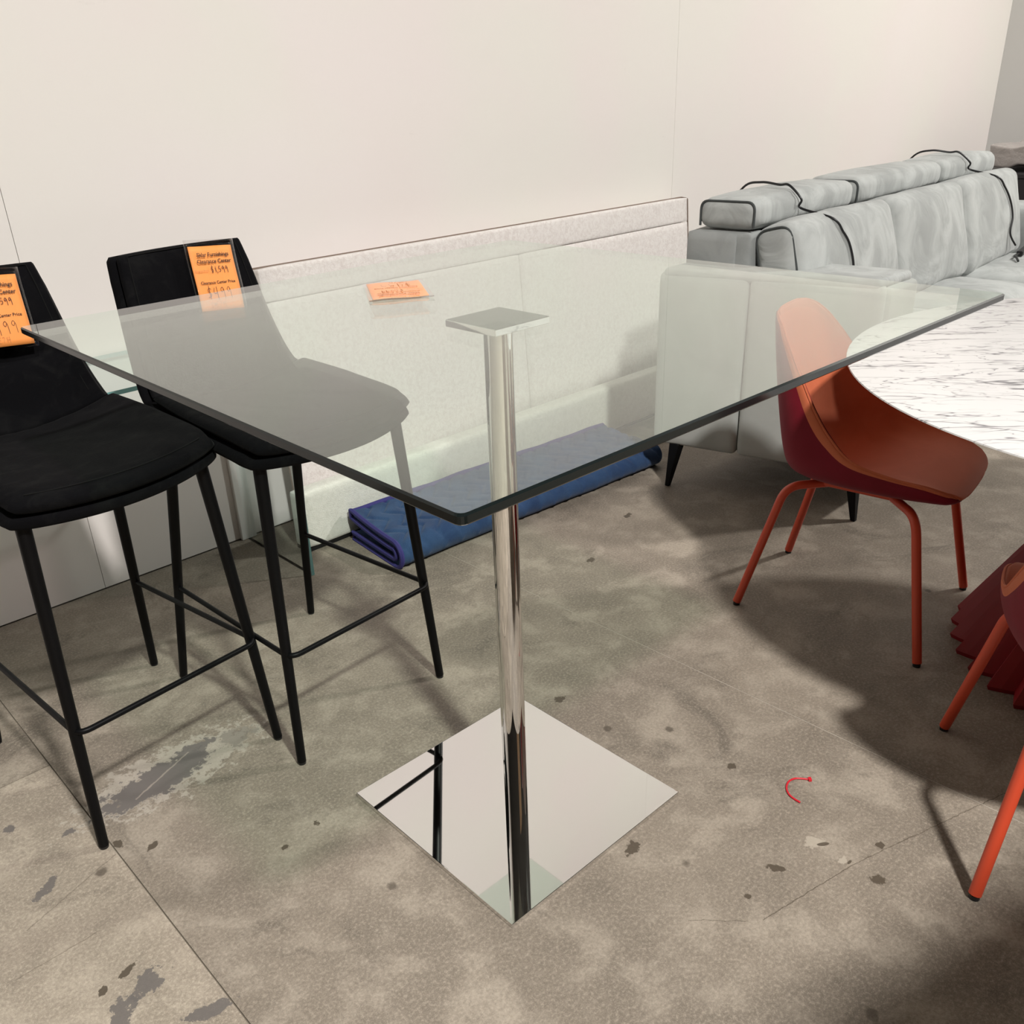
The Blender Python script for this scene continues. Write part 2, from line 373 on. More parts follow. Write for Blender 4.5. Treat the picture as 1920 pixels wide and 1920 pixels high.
def interp(keys, t):
    """smooth (Catmull-Rom) interpolation of [(t, value or tuple)]"""
    n = len(keys)
    if t <= keys[0][0]: return keys[0][1]
    if t >= keys[-1][0]: return keys[-1][1]
    for i in range(n - 1):
        if keys[i][0] <= t <= keys[i + 1][0]: break
    u = (t - keys[i][0]) / (keys[i + 1][0] - keys[i][0])
    def g(j): return keys[max(0, min(n - 1, j))][1]
    def cr(a, b, c, d): return 0.5 * (2 * b + (c - a) * u + (2 * a - 5 * b + 4 * c - d) * u * u + (3 * b - a - 3 * c + d) * u ** 3)
    A, B, C, D = g(i - 1), g(i), g(i + 1), g(i + 2)
    if isinstance(B, tuple): return tuple(cr(a, b, c, d) for a, b, c, d in zip(A, B, C, D))
    return cr(A, B, C, D)
def surface(mid, rim, hw, n=2.4):
    """shell surface: centre line mid(t) and side line rim(t) in (y,z), half width hw(t); returns P(t, s)"""
    def P(t, s):
        y0, z0 = interp(mid, t); y1, z1 = interp(rim, t); a = abs(s) * math.pi / 2
        k = 1 - max(0.0, math.cos(a)) ** (2 / n) if n else s * s
        if n == 0: return Vector((interp(hw, t) * s, y0 + (y1 - y0) * abs(s) ** 2.0, z0 + (z1 - z0) * abs(s) ** 2.2))
        x = interp(hw, t) * math.sin(a) ** (2 / n) * (1 if s >= 0 else -1)
        return Vector((x, y0 + (y1 - y0) * k, z0 + (z1 - z0) * k))
    return P
def normal_at(P, t, s):
    e = 2e-3; s_ = max(-0.96, min(0.96, s)); t_ = max(0.01, min(0.99, t))
    n_ = (P(t_ + e, s_) - P(t_ - e, s_)).cross(P(t_, s_ + e) - P(t_, s_ - e))
    n_ = -n_ if n_.length == 0 else n_.normalized()
    return n_
def sheet(name, P, th, mat, parent, nt=44, ns=28, off=0.0, edge=8, trange=(0, 1), smax=1.0, disp=None, flip=1, nfun=None):
    top = []; bot = []
    for i in range(nt + 1):
        v = -math.cos(math.pi * i / nt) * 0.5 + (2 * i / nt - 1) * 0.5; t = trange[0] + (trange[1] - trange[0]) * (v + 1) / 2
        for j in range(ns + 1):
            u = math.sin((-1 + 2 * j / ns) * math.pi / 2) * 0.4 + (-1 + 2 * j / ns) * 0.6
            s = u * smax; nn = nfun(t) if nfun else normal_at(P, t, s) * flip; q = P(t, s) + nn * off
            k = max(0.0, 1 - abs(u) ** edge) ** 0.5 * max(0.0, 1 - abs(v) ** edge) ** 0.5
            dd = disp(t, s) if disp else 0
            top.append(q + nn * (th / 2 * k + dd * k)); bot.append(q - nn * th / 2 * k)
    W_ = ns + 1; V = top + bot; o_ = len(top); F = []
    for i in range(nt):
        for j in range(ns):
            a = i * W_ + j; F.append((a, a + 1, a + W_ + 1, a + W_)); F.append((o_ + a, o_ + a + W_, o_ + a + W_ + 1, o_ + a + 1))
    return obj(name, V, F, mat, parent)
def rim_path(P, off, n=60, sfix=0.99, t0=0.0, t1=1.0):
    def at(t, s): return P(t, s) + normal_at(P, t, s) * off
    a = [at(t0 + (t1 - t0) * i / n, -sfix) for i in range(n + 1)]; b = [at(t1, -sfix + 2 * sfix * i / 16) for i in range(1, 16)]
    c = [at(t1 - (t1 - t0) * i / n, sfix) for i in range(n + 1)]; d = [at(t0, sfix - 2 * sfix * i / 16) for i in range(1, 17)]
    return a + b + c + d
def copy_tree(o, parent=None):
    c = o.copy(); COL.objects.link(c); c.parent = parent
    for ch in list(o.children): copy_tree(ch, c)
    return c
def text_mesh(name, s, size, mat, parent, loc, align='CENTER', bold=0.0, sx=1.0):
    cu = bpy.data.curves.new(name, 'FONT'); cu.body = s; cu.size = size; cu.align_x = align; cu.offset = bold; cu.resolution_u = 2
    t_ = bpy.data.objects.new(name + '_tmp', cu); COL.objects.link(t_); bpy.context.view_layer.update()
    me = bpy.data.meshes.new_from_object(t_.evaluated_get(bpy.context.evaluated_depsgraph_get()))
    bpy.data.objects.remove(t_); me.materials.clear(); me.materials.append(M[mat]); me.name = name
    o = bpy.data.objects.new(name, me); COL.objects.link(o); o.parent = parent; o.location = loc; o.scale = (sx, 1, 1); return o
STROKES = {'$': [[(.8, .85), (.5, 1), (.2, .8), (.4, .55), (.75, .4), (.6, .1), (.15, .1)], [(.45, 1.25), (.55, -.15)]], '4': [[(.2, 1), (.1, .45), (.8, .5)], [(.65, 1.1), (.75, -.25)]],
           '9': [[(.75, .75), (.5, 1), (.2, .75), (.45, .5), (.75, .75), (.85, -.2)]], '1': [[(.4, 1), (.55, 0)]], ',': [[(.4, .1), (.3, -.25)]], '5': [[(.8, 1), (.3, 1), (.25, .6), (.7, .55), (.75, .15), (.2, .05)]],
           'C': [[(.8, .9), (.4, 1), (.15, .5), (.35, 0), (.8, .1)]], 'W': [[(0, 1), (.25, 0), (.5, .8), (.75, 0), (1, 1)]], 'E': [[(.8, 1), (.2, 1), (.2, 0), (.8, 0)], [(.2, .5), (.7, .5)]], '7': [[(.1, 1), (.8, 1), (.4, 0)]],
           'H': [[(.15, 1), (.15, 0)], [(.8, 1), (.8, 0)], [(.15, .5), (.8, .5)]], '-': [[(0, .5), (1, .5)]], 'J': [[(.6, 1), (.6, .1), (.2, .1)]], 'M': [[(0, 0), (.15, 1), (.5, .3), (.85, 1), (1, 0)]], 'S': [[(.8, .9), (.3, 1), (.3, .6), (.75, .4), (.6, 0), (.15, .1)]], ' ': []}
def handwriting(name, s, h, wd, mat, parent, loc, adv=0.95):
    V = []; F = []; x = 0
    for ch in s:
        for st in STROKES[ch]:
            pts = [Vector(((x + a * 0.62) * h, b * h, 0)) for a, b in st]
            if len(pts) > 2: pts = [Vector((q.x, q.y, 0)) for q in smooth_path(pts, 4)]
            for i, q in enumerate(pts):
                T = (pts[min(i + 1, len(pts) - 1)] - pts[max(i - 1, 0)]); T = T.normalized() if T.length else Vector((1, 0, 0))
                n_ = Vector((-T.y, T.x, 0)) * wd / 2; V += [q + n_, q - n_]
                if i: k = len(V); F.append((k - 4, k - 3, k - 1, k - 2))
        x += adv * (0.45 if ch in ',1' else 0.8)
    o = obj(name, V, F, mat, parent, smooth=False); o.location = loc; return o

# ================================================================== the setting
WY = 1.640; XR = 6.364; XL = -7.0; YF = -9.0
fl = box('floor', XL, XR, YF, WY, -0.05, -0.004, 'joint_dark'); struct(fl)
JX, JY, CX = -0.695, 0.866, 0.664; g2 = 0.0013
def slab(x0, x1, y0, y1, mat):
    o = box('concrete_slab', x0, x1, y0, y1, -0.004, 0.0, mat, fl); return o
slab(XL, JX - g2, YF, JY - g2, 'concrete_pale'); slab(XL, JX - g2, JY + g2, WY, 'concrete')
slab(JX + g2, CX - g2, YF, WY, 'concrete'); slab(CX + g2, XR, YF, WY, 'concrete')
box('joint_filler', CX - g2, CX + g2, YF, WY, -0.004, -0.0006, 'joint_fill', fl)

wb = struct(box('wall_back', XL, XR, WY + 0.014, WY + 0.12, -0.05, CEIL, 'drywall_edge'))
xs = [XL, -3.165, -0.248, 2.676, XR]
for a, b in zip(xs[:-1], xs[1:]):
    box('drywall_sheet', a + 0.0008, b - 0.0008, WY, WY + 0.014, 0.004, CEIL, 'wall_paint', wb)
struct(box('wall_right', XR, XR + 0.1, YF, WY + 0.12, -0.05, CEIL, 'wall_grey'))
struct(box('wall_left', XL - 0.1, XL, YF, WY + 0.12, -0.05, CEIL, 'far_wall'))
struct(box('wall_front', XL - 0.1, XR + 0.1, YF - 0.1, YF, -0.05, CEIL, 'far_wall'))
struct(box('ceiling', XL - 0.1, XR + 0.1, YF - 0.1, WY + 0.12, CEIL, CEIL + 0.1, 'ceiling_white'))
tr = struct(box('trim_1', 0.238, 0.296, WY - 0.016, WY, 0.0, 0.74, 'trim_white', bev=0.003))
for i, (x, y, z, p_) in enumerate(LAMPS):
    lt = empty('high_bay_lamp', (x, y, z), 0, 'round grey high bay lamp hanging from the hall ceiling', 'lamp', 'high bay lamps of the hall')
    lathe('lamp_housing', [(0.0, 0.14), (0.06, 0.14), (0.09, 0.10), (0.19, 0.05), (0.20, 0.015), (0.185, 0.004), (0.0, 0.004)], 'lamp_grey', lt, 32)
    tube('hanging_rod', cyl_path((0, 0, 0.13), (0, 0, CEIL - z)), 0.008, 'lamp_grey', lt, 8)

# ================================================================== glass bar table
H = 1.05; GS = 1.167; TH = 0.012
gt = empty('glass_bar_table', (0, 0, 0), R(-0.55), 'tall square clear glass table with chrome pole and mirror base plate', 'table')
h = GS / 2; b = 0.0022; cr_ = 0.008
def ring(hh, z):
    pts = []
    for (sx, sy) in ((1, 1), (-1, 1), (-1, -1), (1, -1)):
        a0 = math.atan2(sy, sx) - math.pi / 4
        for k in range(5):
            a = a0 + k / 4 * math.pi / 2; pts.append((sx * (hh - cr_) + cr_ * math.cos(a), sy * (hh - cr_) + cr_ * math.sin(a), z))
    return pts
rings = [ring(h - b, H), ring(h, H - b), ring(h, H - TH + b), ring(h - b, H - TH)]; n = 20
V = [p for r_ in rings for p in r_]; F = [tuple(range(n))]; FM = [0]
for i in range(3):
    for j in range(n):
        F.append((i * n + j, (i + 1) * n + j, (i + 1) * n + (j + 1) % n, i * n + (j + 1) % n)); FM.append(1)
F.append(tuple(3 * n + j for j in range(n - 1, -1, -1))); FM.append(0)
me = obj('glass_top', V, F, 'clear_glass', gt, smooth=False, mats=['clear_glass', 'glass_edge'], fmat=FM)
mp = 0.124 / 2
box('mounting_plate', -mp, mp, -mp, mp, H - TH - 0.012, H - TH - 0.0005, 'chrome', gt, 0.0008, 1)
box('mounting_pad', -mp + .001, mp - .001, -mp + .001, mp - .001, H - TH - 0.0005, H - TH - 0.0001, 'brushed', gt)
lathe('pole', [(0.025, 0.0104), (0.025, H - TH - 0.012)], 'chrome', gt, 64)
bp = 0.497 / 2
box('base_plate', -bp, bp, -bp, bp, 0.0, 0.0104, 'chrome', gt, 0.0012, 2)

# ================================================================== bar stools
# local frame: x across, +y toward the backrest, z up
SMID = [(0, (-0.312, 0.722)), (0.05, (-0.285, 0.729)), (0.14, (-0.22, 0.731)), (0.28, (-0.06, 0.728)), (0.42, (0.09, 0.722)), (0.51, (0.165, 0.730)), (0.58, (0.205, 0.772)), (0.72, (0.236, 0.885)), (0.88, (0.268, 1.02)), (1, (0.288, 1.090))]
SRIM = [(0, (-0.252, 0.726)), (0.05, (-0.230, 0.733)), (0.14, (-0.175, 0.744)), (0.28, (-0.04, 0.758)), (0.42, (0.075, 0.770)), (0.51, (0.135, 0.778)), (0.58, (0.175, 0.806)), (0.72, (0.218, 0.893)), (0.88, (0.258, 1.02)), (1, (0.281, 1.087))]
SHW = [(0, 0.213), (0.03, 0.220), (0.10, 0.227), (0.28, 0.229), (0.45, 0.220), (0.58, 0.210), (0.75, 0.192), (0.9, 0.178), (0.975, 0.170), (1, 0.162)]
def SN(t):
    y1, z1 = interp(SMID, max(0, t - 2e-3)); y2, z2 = interp(SMID, min(1, t + 2e-3)); T = Vector((0, y2 - y1, z2 - z1)).normalized()
    return Vector((0, -T.z, T.y))
SP = surface(SMID, SRIM, SHW, 0)
from mathutils import noise as NZ
def wrinkle(t, s): return 0.0035 * NZ.noise(Vector((s * 2.2, t * 9 + s * 3, 1.7))) + 0.0018 * NZ.noise(Vector((s * 7, t * 26 + s * 6, 4.2)))
def crease(t, s): return wrinkle(t, s) - 0.014 * math.exp(-((t - 0.735) / 0.014) ** 2)
plain('stitch', (0.010, 0.010, 0.010), 0.9, spec=0.1)
def make_stool():
    st = empty('bar_stool')
    sheet('shell', SP, 0.036, 'black_suede', st, nt=70, ns=30, edge=16, nfun=SN)
    sp_ = sheet('seat_pad', SP, 0.036, 'black_suede', st, nt=50, ns=30, off=0.033, trange=(0.008, 0.50), smax=0.955, edge=10, nfun=SN, disp=wrinkle)
    tube('seam', [SP(t_, s_) + SN(t_) * 0.0500 for (t_, s_) in [(0.045 + 0.0 * i, -0.80 + 1.6 * i / 40) for i in range(41)]], 0.0012, 'stitch', sp_, 5)
    bp_ = sheet('back_pad', SP, 0.026, 'black_suede', st, nt=50, ns=30, off=0.028, trange=(0.525, 0.985), smax=0.93, edge=10, disp=crease, nfun=SN)
    loop = [(0.60 + 0.37 * i / 20, -0.80) for i in range(21)] + [(0.97, -0.80 + 1.6 * i / 20) for i in range(1, 20)] + [(0.97 - 0.37 * i / 20, 0.80) for i in range(21)]
    tube('seam', [SP(t_, s_) + SN(t_) * 0.0400 for (t_, s_) in loop], 0.0011, 'stitch', bp_, 5)
    for sx in (-1, 1):
        for (fx, fy, tx, ty) in ((0.225, -0.271, 0.184, -0.232), (0.214, 0.271, 0.170, 0.150)):
            lg = tube('leg', cyl_path((sx * fx, fy, 0.006), (sx * tx, ty, 0.722), 4), lambda t: 0.0105 + 0.0035 * t, 'black_metal', st, 16)
            v, f = tube_vf(cyl_path((sx * fx, fy, 0.0), (sx * fx, fy, 0.007)), 0.0095, 16); obj('foot_glide', v, f, 'black_plastic', lg, smooth=False)
    def legpt(fx, fy, tx, ty, z): u = z / 0.722; return fx + (tx - fx) * u, fy + (ty - fy) * u
    zf = 0.286; bx, by = legpt(0.214, 0.271, 0.170, 0.150, zf); fx, fy = legpt(0.225, -0.271, 0.184, -0.232, zf)
    path = fillet([(-bx, by, zf), (-fx - 0.004, fy - 0.022, zf), (fx + 0.004, fy - 0.022, zf), (bx, by, zf)], 0.03, 6)
    tube('footrest', path, 0.0062, 'black_metal', st, 10)
    return st
s2 = make_stool(); s2.location = (-0.066, 0.7241, 0); s2.rotation_euler = (0, 0, R(4.4))
tag(s2, 'black suede bar stool tucked under the glass table in front of the blue blanket', 'stool', 'black bar stools at the glass table')
s1 = copy_tree(s2); s1.location = (-0.514, 0.8022, 0); s1.rotation_euler = (0, 0, R(6.3))
tag(s1, 'black suede bar stool standing outside the glass table corner on the pale slab', 'stool', 'black bar stools at the glass table')

# ================================================================== price tags
def make_tag(name, label, faded=False, price=True):
    """sleeve upright in local xz turned flat: x right, y up, z toward the reader"""
    t = empty(name); tag(t, label, 'price tag')
    W_, Hh = 0.128, 0.166
    def curved(x0, x1, y0, y1, z, nx=10, ny=12, amp=0.004):
        V = []; F = []
        for j in range(ny + 1):
            for i in range(nx + 1):
                u = x0 + (x1 - x0) * i / nx; v = y0 + (y1 - y0) * j / ny
                V.append((u, v, z + amp * math.sin((v / Hh) * 5.0 + 0.6) * 0.5 + 0.0015 * math.sin(u * 60)))
        for zz in (0,):
            for j in range(ny):
                for i in range(nx): a = j * (nx + 1) + i; F.append((a, a + 1, a + nx + 2, a + nx + 1))
        return V, F
    def solid(nm, x0, x1, y0, y1, z, th, mat, parent):
        V, F = curved(x0, x1, y0, y1, z); k = len(V); nx, ny = 10, 12
        V2 = V + [(a, b_, c_ - th) for a, b_, c_ in V]; F2 = F + [tuple(k + i for i in reversed(f)) for f in F]
        rim = [i for i in range(nx)] + [nx + j * (nx + 1) for j in range(ny)] + [ny * (nx + 1) + i for i in range(nx, 0, -1)] + [j * (nx + 1) for j in range(ny, 0, -1)]
        for a, b_ in zip(rim, rim[1:] + rim[:1]): F2.append((a, b_, k + b_, k + a))
        return obj(nm, V2, F2, mat, parent)
    sl = solid('plastic_sleeve', -W_ / 2, W_ / 2, 0, Hh, 0.0016, 0.0032, 'plastic_sleeve', t)
    pp = solid('paper', -W_ / 2 + 0.008, W_ / 2 - 0.008, 0.006, Hh - 0.014, 0.0006, 0.0006, 'orange_paper', t)
    ink = 'faded_ink' if faded else 'ink'; z = 0.0040
    text_mesh('printed_heading', 'Sklar Furnishings', 0.0122, ink, pp, (0.001, 0.128, z), bold=0.00022)
    text_mesh('printed_heading', 'Clearance Center', 0.0122, ink, pp, (0.001, 0.113, z), bold=0.00022)
    text_mesh('printed_caption', 'Original Price', 0.0062, 'faded_ink', pp, (-0.036, 0.094, z))
    text_mesh('printed_caption', 'Clearance Center Price', 0.0094, ink, pp, (0.0, 0.066, z), bold=0.00012)
    handwriting('handwritten_price', '$1,599', 0.0125, 0.0013, 'pen' if not faded else 'faded_ink', pp, (-0.012, 0.092, z), 0.9)
    handwriting('handwritten_price', '$499', 0.022, 0.0011, 'pen' if not faded else 'faded_ink', pp, (-0.034, 0.035, z), 0.95)
    handwriting('handwritten_code', 'CWE714', 0.0105, 0.0006, 'faded_ink', pp, (-0.030, 0.014, z), 0.85)
    return t
def place_tag(t, stool, x, y, z, lean, roll, yaw=0.0):
    m_ = Matrix.Translation((x, y, z)) @ Matrix.Rotation(yaw, 4, 'Z') @ Matrix.Rotation(math.pi / 2 - lean, 4, 'X') @ Matrix.Rotation(roll, 4, 'Z')
    base = Matrix.Translation(stool.location) @ Matrix.Rotation(stool.rotation_euler.z, 4, 'Z')
    t.matrix_world = base @ m_
lean = math.atan2(0.047, 0.19)
t2 = make_tag('price_tag', 'orange price tag hung on the bar stool that stands under the glass')
place_tag(t2, s2, 0.040, 0.178, 0.941, lean, R(-5.0))
t1 = copy_tree(t2); tag(t1, 'orange price tag hung on the bar stool standing on the pale slab', 'price tag')
place_tag(t1, s1, 0.030, 0.177, 0.935, lean, R(-5.0))
t3 = make_tag('price_tag', 'orange price tag lying flat on the glass table beside the pole plate', faded=True)
o_ = Vector((0.0962, 0.3185)); p_ = Vector((-0.0032, 0.379)); 
cx, cy = 0.047, 0.349; ang = math.atan2(0.0605, -0.0994)      # local +x direction (sheet upside down to the viewer)
t3.location = (cx, cy, H + 0.004); t3.rotation_euler = (0, 0, math.atan2(-(0.379 - 0.2293), -(-0.0032 + 0.0982)) * 0 + math.atan2(0.379 - 0.3185, -0.0032 - 0.0962))
t3.scale = (0.91, 1.05, 0.5)

# ================================================================== round marble table
mt = empty('marble_table', (1.36, -0.856, 0), 0, 'round white marble table with grey veins on a red pleated base', 'table')
TZ = 0.79
lathe('marble_top', [(0.0, TZ - 0.024), (0.66, TZ - 0.024), (0.757, TZ - 0.014), (0.802, TZ - 0.006), (0.811, TZ - 0.0035), (0.810, TZ - 0.001), (0.805, TZ), (0.0, TZ)], 'marble', mt, 128)
def pleat(j, z): return 1.0 + (0.055, 0.0, -0.055, 0.0)[j % 4] * (1 if z < 0.70 else 0.3)
pb = lathe('pleated_base', [(0.0, 0.0), (0.420, 0.0), (0.425, 0.012), (0.27, 0.32), (0.16, 0.58), (0.125, 0.70), (0.15, TZ - 0.0245), (0.0, TZ - 0.0245)], 'red_pleat', mt, 136, pleat)
pb.location = (0.10, 0.056, 0); pb.data.polygons.foreach_set('use_smooth', [False] * len(pb.data.polygons))

# ================================================================== red shell chairs (local +y = facing)
CRIM = [(0, (0.268, 0.428)), (0.06, (0.245, 0.450)), (0.14, (0.19, 0.472)), (0.25, (0.11, 0.487)), (0.38, (0.02, 0.512)), (0.50, (-0.04, 0.565)), (0.60, (-0.088, 0.625)), (0.70, (-0.130, 0.687)), (0.82, (-0.180, 0.757)), (0.93, (-0.225, 0.812)), (1, (-0.262, 0.836))]
COUT = [(0, (0.270, 0.418)), (0.06, (0.245, 0.404)), (0.14, (0.18, 0.398)), (0.25, (0.08, 0.394)), (0.38, (-0.05, 0.394)), (0.48, (-0.13, 0.396)), (0.55, (-0.180, 0.414)), (0.62, (-0.204, 0.465)), (0.72, (-0.227, 0.575)), (0.85, (-0.250, 0.715)), (0.95, (-0.264, 0.805)), (1, (-0.270, 0.838))]
CINN = [(0, (0.272, 0.426)), (0.06, (0.247, 0.446)), (0.14, (0.18, 0.453)), (0.25, (0.08, 0.447)), (0.38, (-0.04, 0.439)), (0.48, (-0.108, 0.441)), (0.55, (-0.153, 0.464)), (0.62, (-0.178, 0.507)), (0.72, (-0.203, 0.592)), (0.85, (-0.232, 0.717)), (0.95, (-0.250, 0.802)), (1, (-0.262, 0.840))]
CHW = [(0, 0.10), (0.025, 0.145), (0.07, 0.185), (0.15, 0.210), (0.30, 0.226), (0.50, 0.226), (0.65, 0.212), (0.78, 0.188), (0.88, 0.160), (0.95, 0.130), (0.985, 0.098), (1, 0.065)]
CPO = surface(COUT, CRIM, CHW, 2.7); CPI = surface(CINN, CRIM, [(t, v - 0.003) for t, v in CHW], 2.1)
CF = 1 if normal_at(CPO, 0.3, 0).z > 0 else -1
def make_chair():
    ch = empty('dining_chair')
    sheet('outer_shell', CPO, 0.008, 'crimson_shell', ch, nt=70, ns=44, off=0.004, edge=20, flip=CF)
    sheet('seat_lining', CPI, 0.014, 'terracotta_leather', ch, nt=70, ns=40, off=0.001, edge=16, smax=0.99, flip=CF)
    rp = rim_path(CPI, 0.0, 50, 0.985)
    tube('edge_piping', rp, 0.0030, 'terracotta_leather', ch, 6)
    def lg(path):
        l_ = tube('leg', fillet(path, 0.045, 8), 0.0118, 'red_legs', ch, 14); a = Vector(path[-1])
        v, f = tube_vf([a, a + Vector((0, 0, -0.010))], 0.0098, 14); obj('foot_glide', v, f, 'black_plastic', l_, smooth=False)
    for sx in (-1, 1):
        lg([(sx * 0.07, -0.08, 0.379), (sx * 0.150, -0.165, 0.379), (sx * 0.200, -0.257, 0.010)])
        lg([(sx * 0.09, 0.10, 0.381), (sx * 0.180, 0.180, 0.381), (sx * 0.244, 0.257, 0.010)])
    tube('under_frame', fillet([(-0.08, -0.09, 0.382), (-0.09, 0.11, 0.382), (0.09, 0.11, 0.382), (0.08, -0.09, 0.382)], .02), 0.009, 'red_legs', ch, 10)
    return ch
c1 = make_chair(); c1.location = (1.264, -0.104, 0); c1.rotation_euler = (0, 0, R(-170.7))
tag(c1, 'red shell dining chair between the marble table and the grey sofa', 'chair', 'red shell chairs at the marble table')
c2 = copy_tree(c1); c2.location = (0.718, -0.883, 0); c2.rotation_euler = (0, 0, R(-66.3))
tag(c2, 'red shell dining chair cut off by the frame with its back to the zip tie', 'chair', 'red shell chairs at the marble table')

# ================================================================== grey sofa
so = empty('sofa', (2.95, 0.55, 0), 0, 'long grey suede sofa with raised headrests and black cables over its back', 'sofa')
SO = Vector((2.95, 0.55, 0)); YA = R(2.7); SU = Vector((math.cos(YA), math.sin(YA), 0)); SV = Vector((-math.sin(YA), math.cos(YA), 0)); S0 = Vector((1.70, 0.63, 0))
def sp(u, v, z): return S0 + SU * u + SV * v + Vector((0, 0, z)) - SO
def scush(name, u0, u1, v0, v1, z0, z1, r, bulge, mat, lean=0.0, wr=0.0, seed=0, n=14):
    return cushion(name, (u1 - u0, v1 - v0, z1 - z0), r, bulge, mat, so, n, sp((u0 + u1) / 2, (v0 + v1) / 2, (z0 + z1) / 2), (lean, 0, YA), wr=wr, seed=seed)
UE = 2.50
scush('base_frame', 0.10, UE + .1, -0.50, 0.20, 0.165, 0.40, 0.02, (0, 0, 0), 'sofa_back_dark', n=6)
bf = scush('back_frame', 0.035, UE, 0.03, 0.235, 0.165, 0.925, 0.02, (0, 0, 0), 'sofa_back_dark', n=8)
for i, (a, b_) in enumerate([(0.055, 0.80), (0.83, 1.68), (1.70, 2.36)]):
    hd = scush('headrest', a, b_, -0.02, 0.205, 0.928, 1.028, 0.038, (0.0, 0.006, 0.012), 'grey_suede', n=16, wr=0.008, seed=i * 7)
    for e in (-1,):
        x = (b_ - a) / 2 * e; d_ = 0.112; zz = 0.049; rr_ = 0.03
        x += 0.010; d_ = 0.103; zz = 0.041
        if i == 2: continue
        path = [(x, -d_, -zz), (x, -d_, zz), (x, d_, zz), (x, d_, -zz)]
        p4 = fillet([Vector(q) for q in path], rr_, 6); tube('piping', p4, 0.0042, 'piping', hd, 6)
lower = scush('back_lower_end', 0.045, 0.16, -0.015, 0.20, 0.60, 0.922, 0.015, (0.006, 0, 0), 'sofa_back_dark', n=8)
BC = [(0.07, 0.865), (0.867, 1.585), (1.587, UE - 0.19)]
for i, (a, b_) in enumerate(BC):
    bc = scush('back_cushion', a, b_, -0.195, -0.03, 0.55, 0.955, 0.05, (0.004, 0.035, 0.008), 'grey_suede', lean=R(-14), n=24, wr=0.018, seed=i * 11 + 3)
    if i: continue
    x = -(b_ - a) / 2 + 0.013
    tube('piping', fillet([(x, -0.072, -0.19), (x, -0.072, 0.19), (x, 0.06, 0.19), (x, 0.06, -0.19)], 0.05, 6), 0.004, 'piping', bc, 6)
for i, (a, b_) in enumerate([(0.30, 0.865), (0.867, 1.585), (1.587, UE - 0.19)]):
    scush('seat_cushion', a, b_, -0.56, -0.06, 0.38, 0.565, 0.07, (0.0, 0.02, 0.035), 'grey_suede', n=18, wr=0.008, seed=i * 5)
# slanted left arm: two outer panels and a padded top
def arm_pts(o): return [(1.600 + o, 0.885 - o * .5), (1.775 + o * 1.0, 0.150 + o), (2.02, 0.150 + o), (1.97, 0.885 - o * .5)]
pts = [Vector((x, y, 0)) - SO for x, y in arm_pts(0)]
def arm_panel(t0, t1, z0, z1, name):
    a = Vector((1.600, 0.885, 0)).lerp(Vector((1.775, 0.150, 0)), t0) - SO; b_ = Vector((1.600, 0.885, 0)).lerp(Vector((1.775, 0.150, 0)), t1) - SO
    L = (b_ - a).length; ang_ = math.atan2((b_ - a).y, (b_ - a).x); mid_ = (a + b_) / 2
    o = cushion(name, (L - 0.002, 0.06, z1 - z0), 0.022, (0, 0.010, 0), 'grey_suede_plain', so, 14, (mid_.x + 0.028, mid_.y + 0.006, (z0 + z1) / 2), (0, 0, ang_), wr=0.004)
    return o
arm_panel(0.0, 0.43, 0.165, 0.795, 'arm_side_panel'); arm_panel(0.43, 1.0, 0.165, 0.795, 'arm_side_panel')
poly_prism('arm_core', [(q.x + (0.04 if i < 2 else 0), q.y) for i, q in enumerate(pts)], 0.17, 0.785, 'grey_suede_plain', so, 0.02, 3)
top_ = [Vector((x, y, 0)) - SO for x, y in [(1.605, 0.87), (1.772, 0.165), (2.00, 0.165), (1.95, 0.87)]]
poly_prism('arm_top', [(q.x, q.y) for q in top_], 0.775, 0.812, 'grey_suede', so, 0.017, 4)
scush('arm', UE - 0.18, UE + 0.10, -0.50, 0.20, 0.165, 0.78, 0.04, (0, 0.0, 0.01), 'grey_suede', n=10)
for (x, y, tx, ty) in ((1.617, 0.814, 1.645, 0.800), (1.780, 0.145, 1.790, 0.175), (4.35, 0.93, 4.33, 0.90), (4.42, 0.25, 4.40, 0.28)):
    a = Vector((x, y, 0)) - SO; b_ = Vector((tx, ty, 0.172)) - SO; V = []
    for (q, s_) in ((a, 0.0085), (b_, 0.021)):
        V += [(q.x - s_, q.y - s_, q.z), (q.x + s_, q.y - s_, q.z), (q.x + s_, q.y + s_, q.z), (q.x - s_, q.y + s_, q.z)]
    prism_finish('leg', V, [(3, 2, 1, 0), (4, 5, 6, 7), (0, 1, 5, 4), (1, 2, 6, 5), (2, 3, 7, 6), (3, 0, 4, 7)], 'black_metal', so, 0.002, 1)

def sw(u, v, z): return sp(u, v, z) + SO
def cable(name, pts, label, cat='cable'):
    o = tube(name, smooth_path(pts, 8), 0.0042, 'black_plastic', None, 8); tag(o, label, cat, 'black cables on the sofa'); return o
bpy.context.view_layer.update()
from mathutils.bvhtree import BVHTree
def sofa_tree():
    V = []; F = []
    for o in so.children:
        if o.name.split('.')[0] in ('headrest', 'back_cushion', 'seat_cushion', 'back_frame', 'arm_top', 'arm'):
            k = len(V); mw = o.matrix_world; V += [mw @ v_.co for v_ in o.data.vertices]; F += [tuple(k + i for i in p_.vertices) for p_ in o.data.polygons]
    return BVHTree.FromPolygons(V, F)
TREE = sofa_tree(); CR = 0.0042
def front(u, z):
    h_ = TREE.ray_cast(sw(u, -1.5, z), SV)[0]; return h_ - SV * (CR + 0.004)
def over(u, v):
    h_ = TREE.ray_cast(sw(u, v, 2.0), Vector((0, 0, -1)))[0]; return h_ + Vector((0, 0, CR + 0.004))
def lift(p, dz): return p + Vector((0, 0, dz))
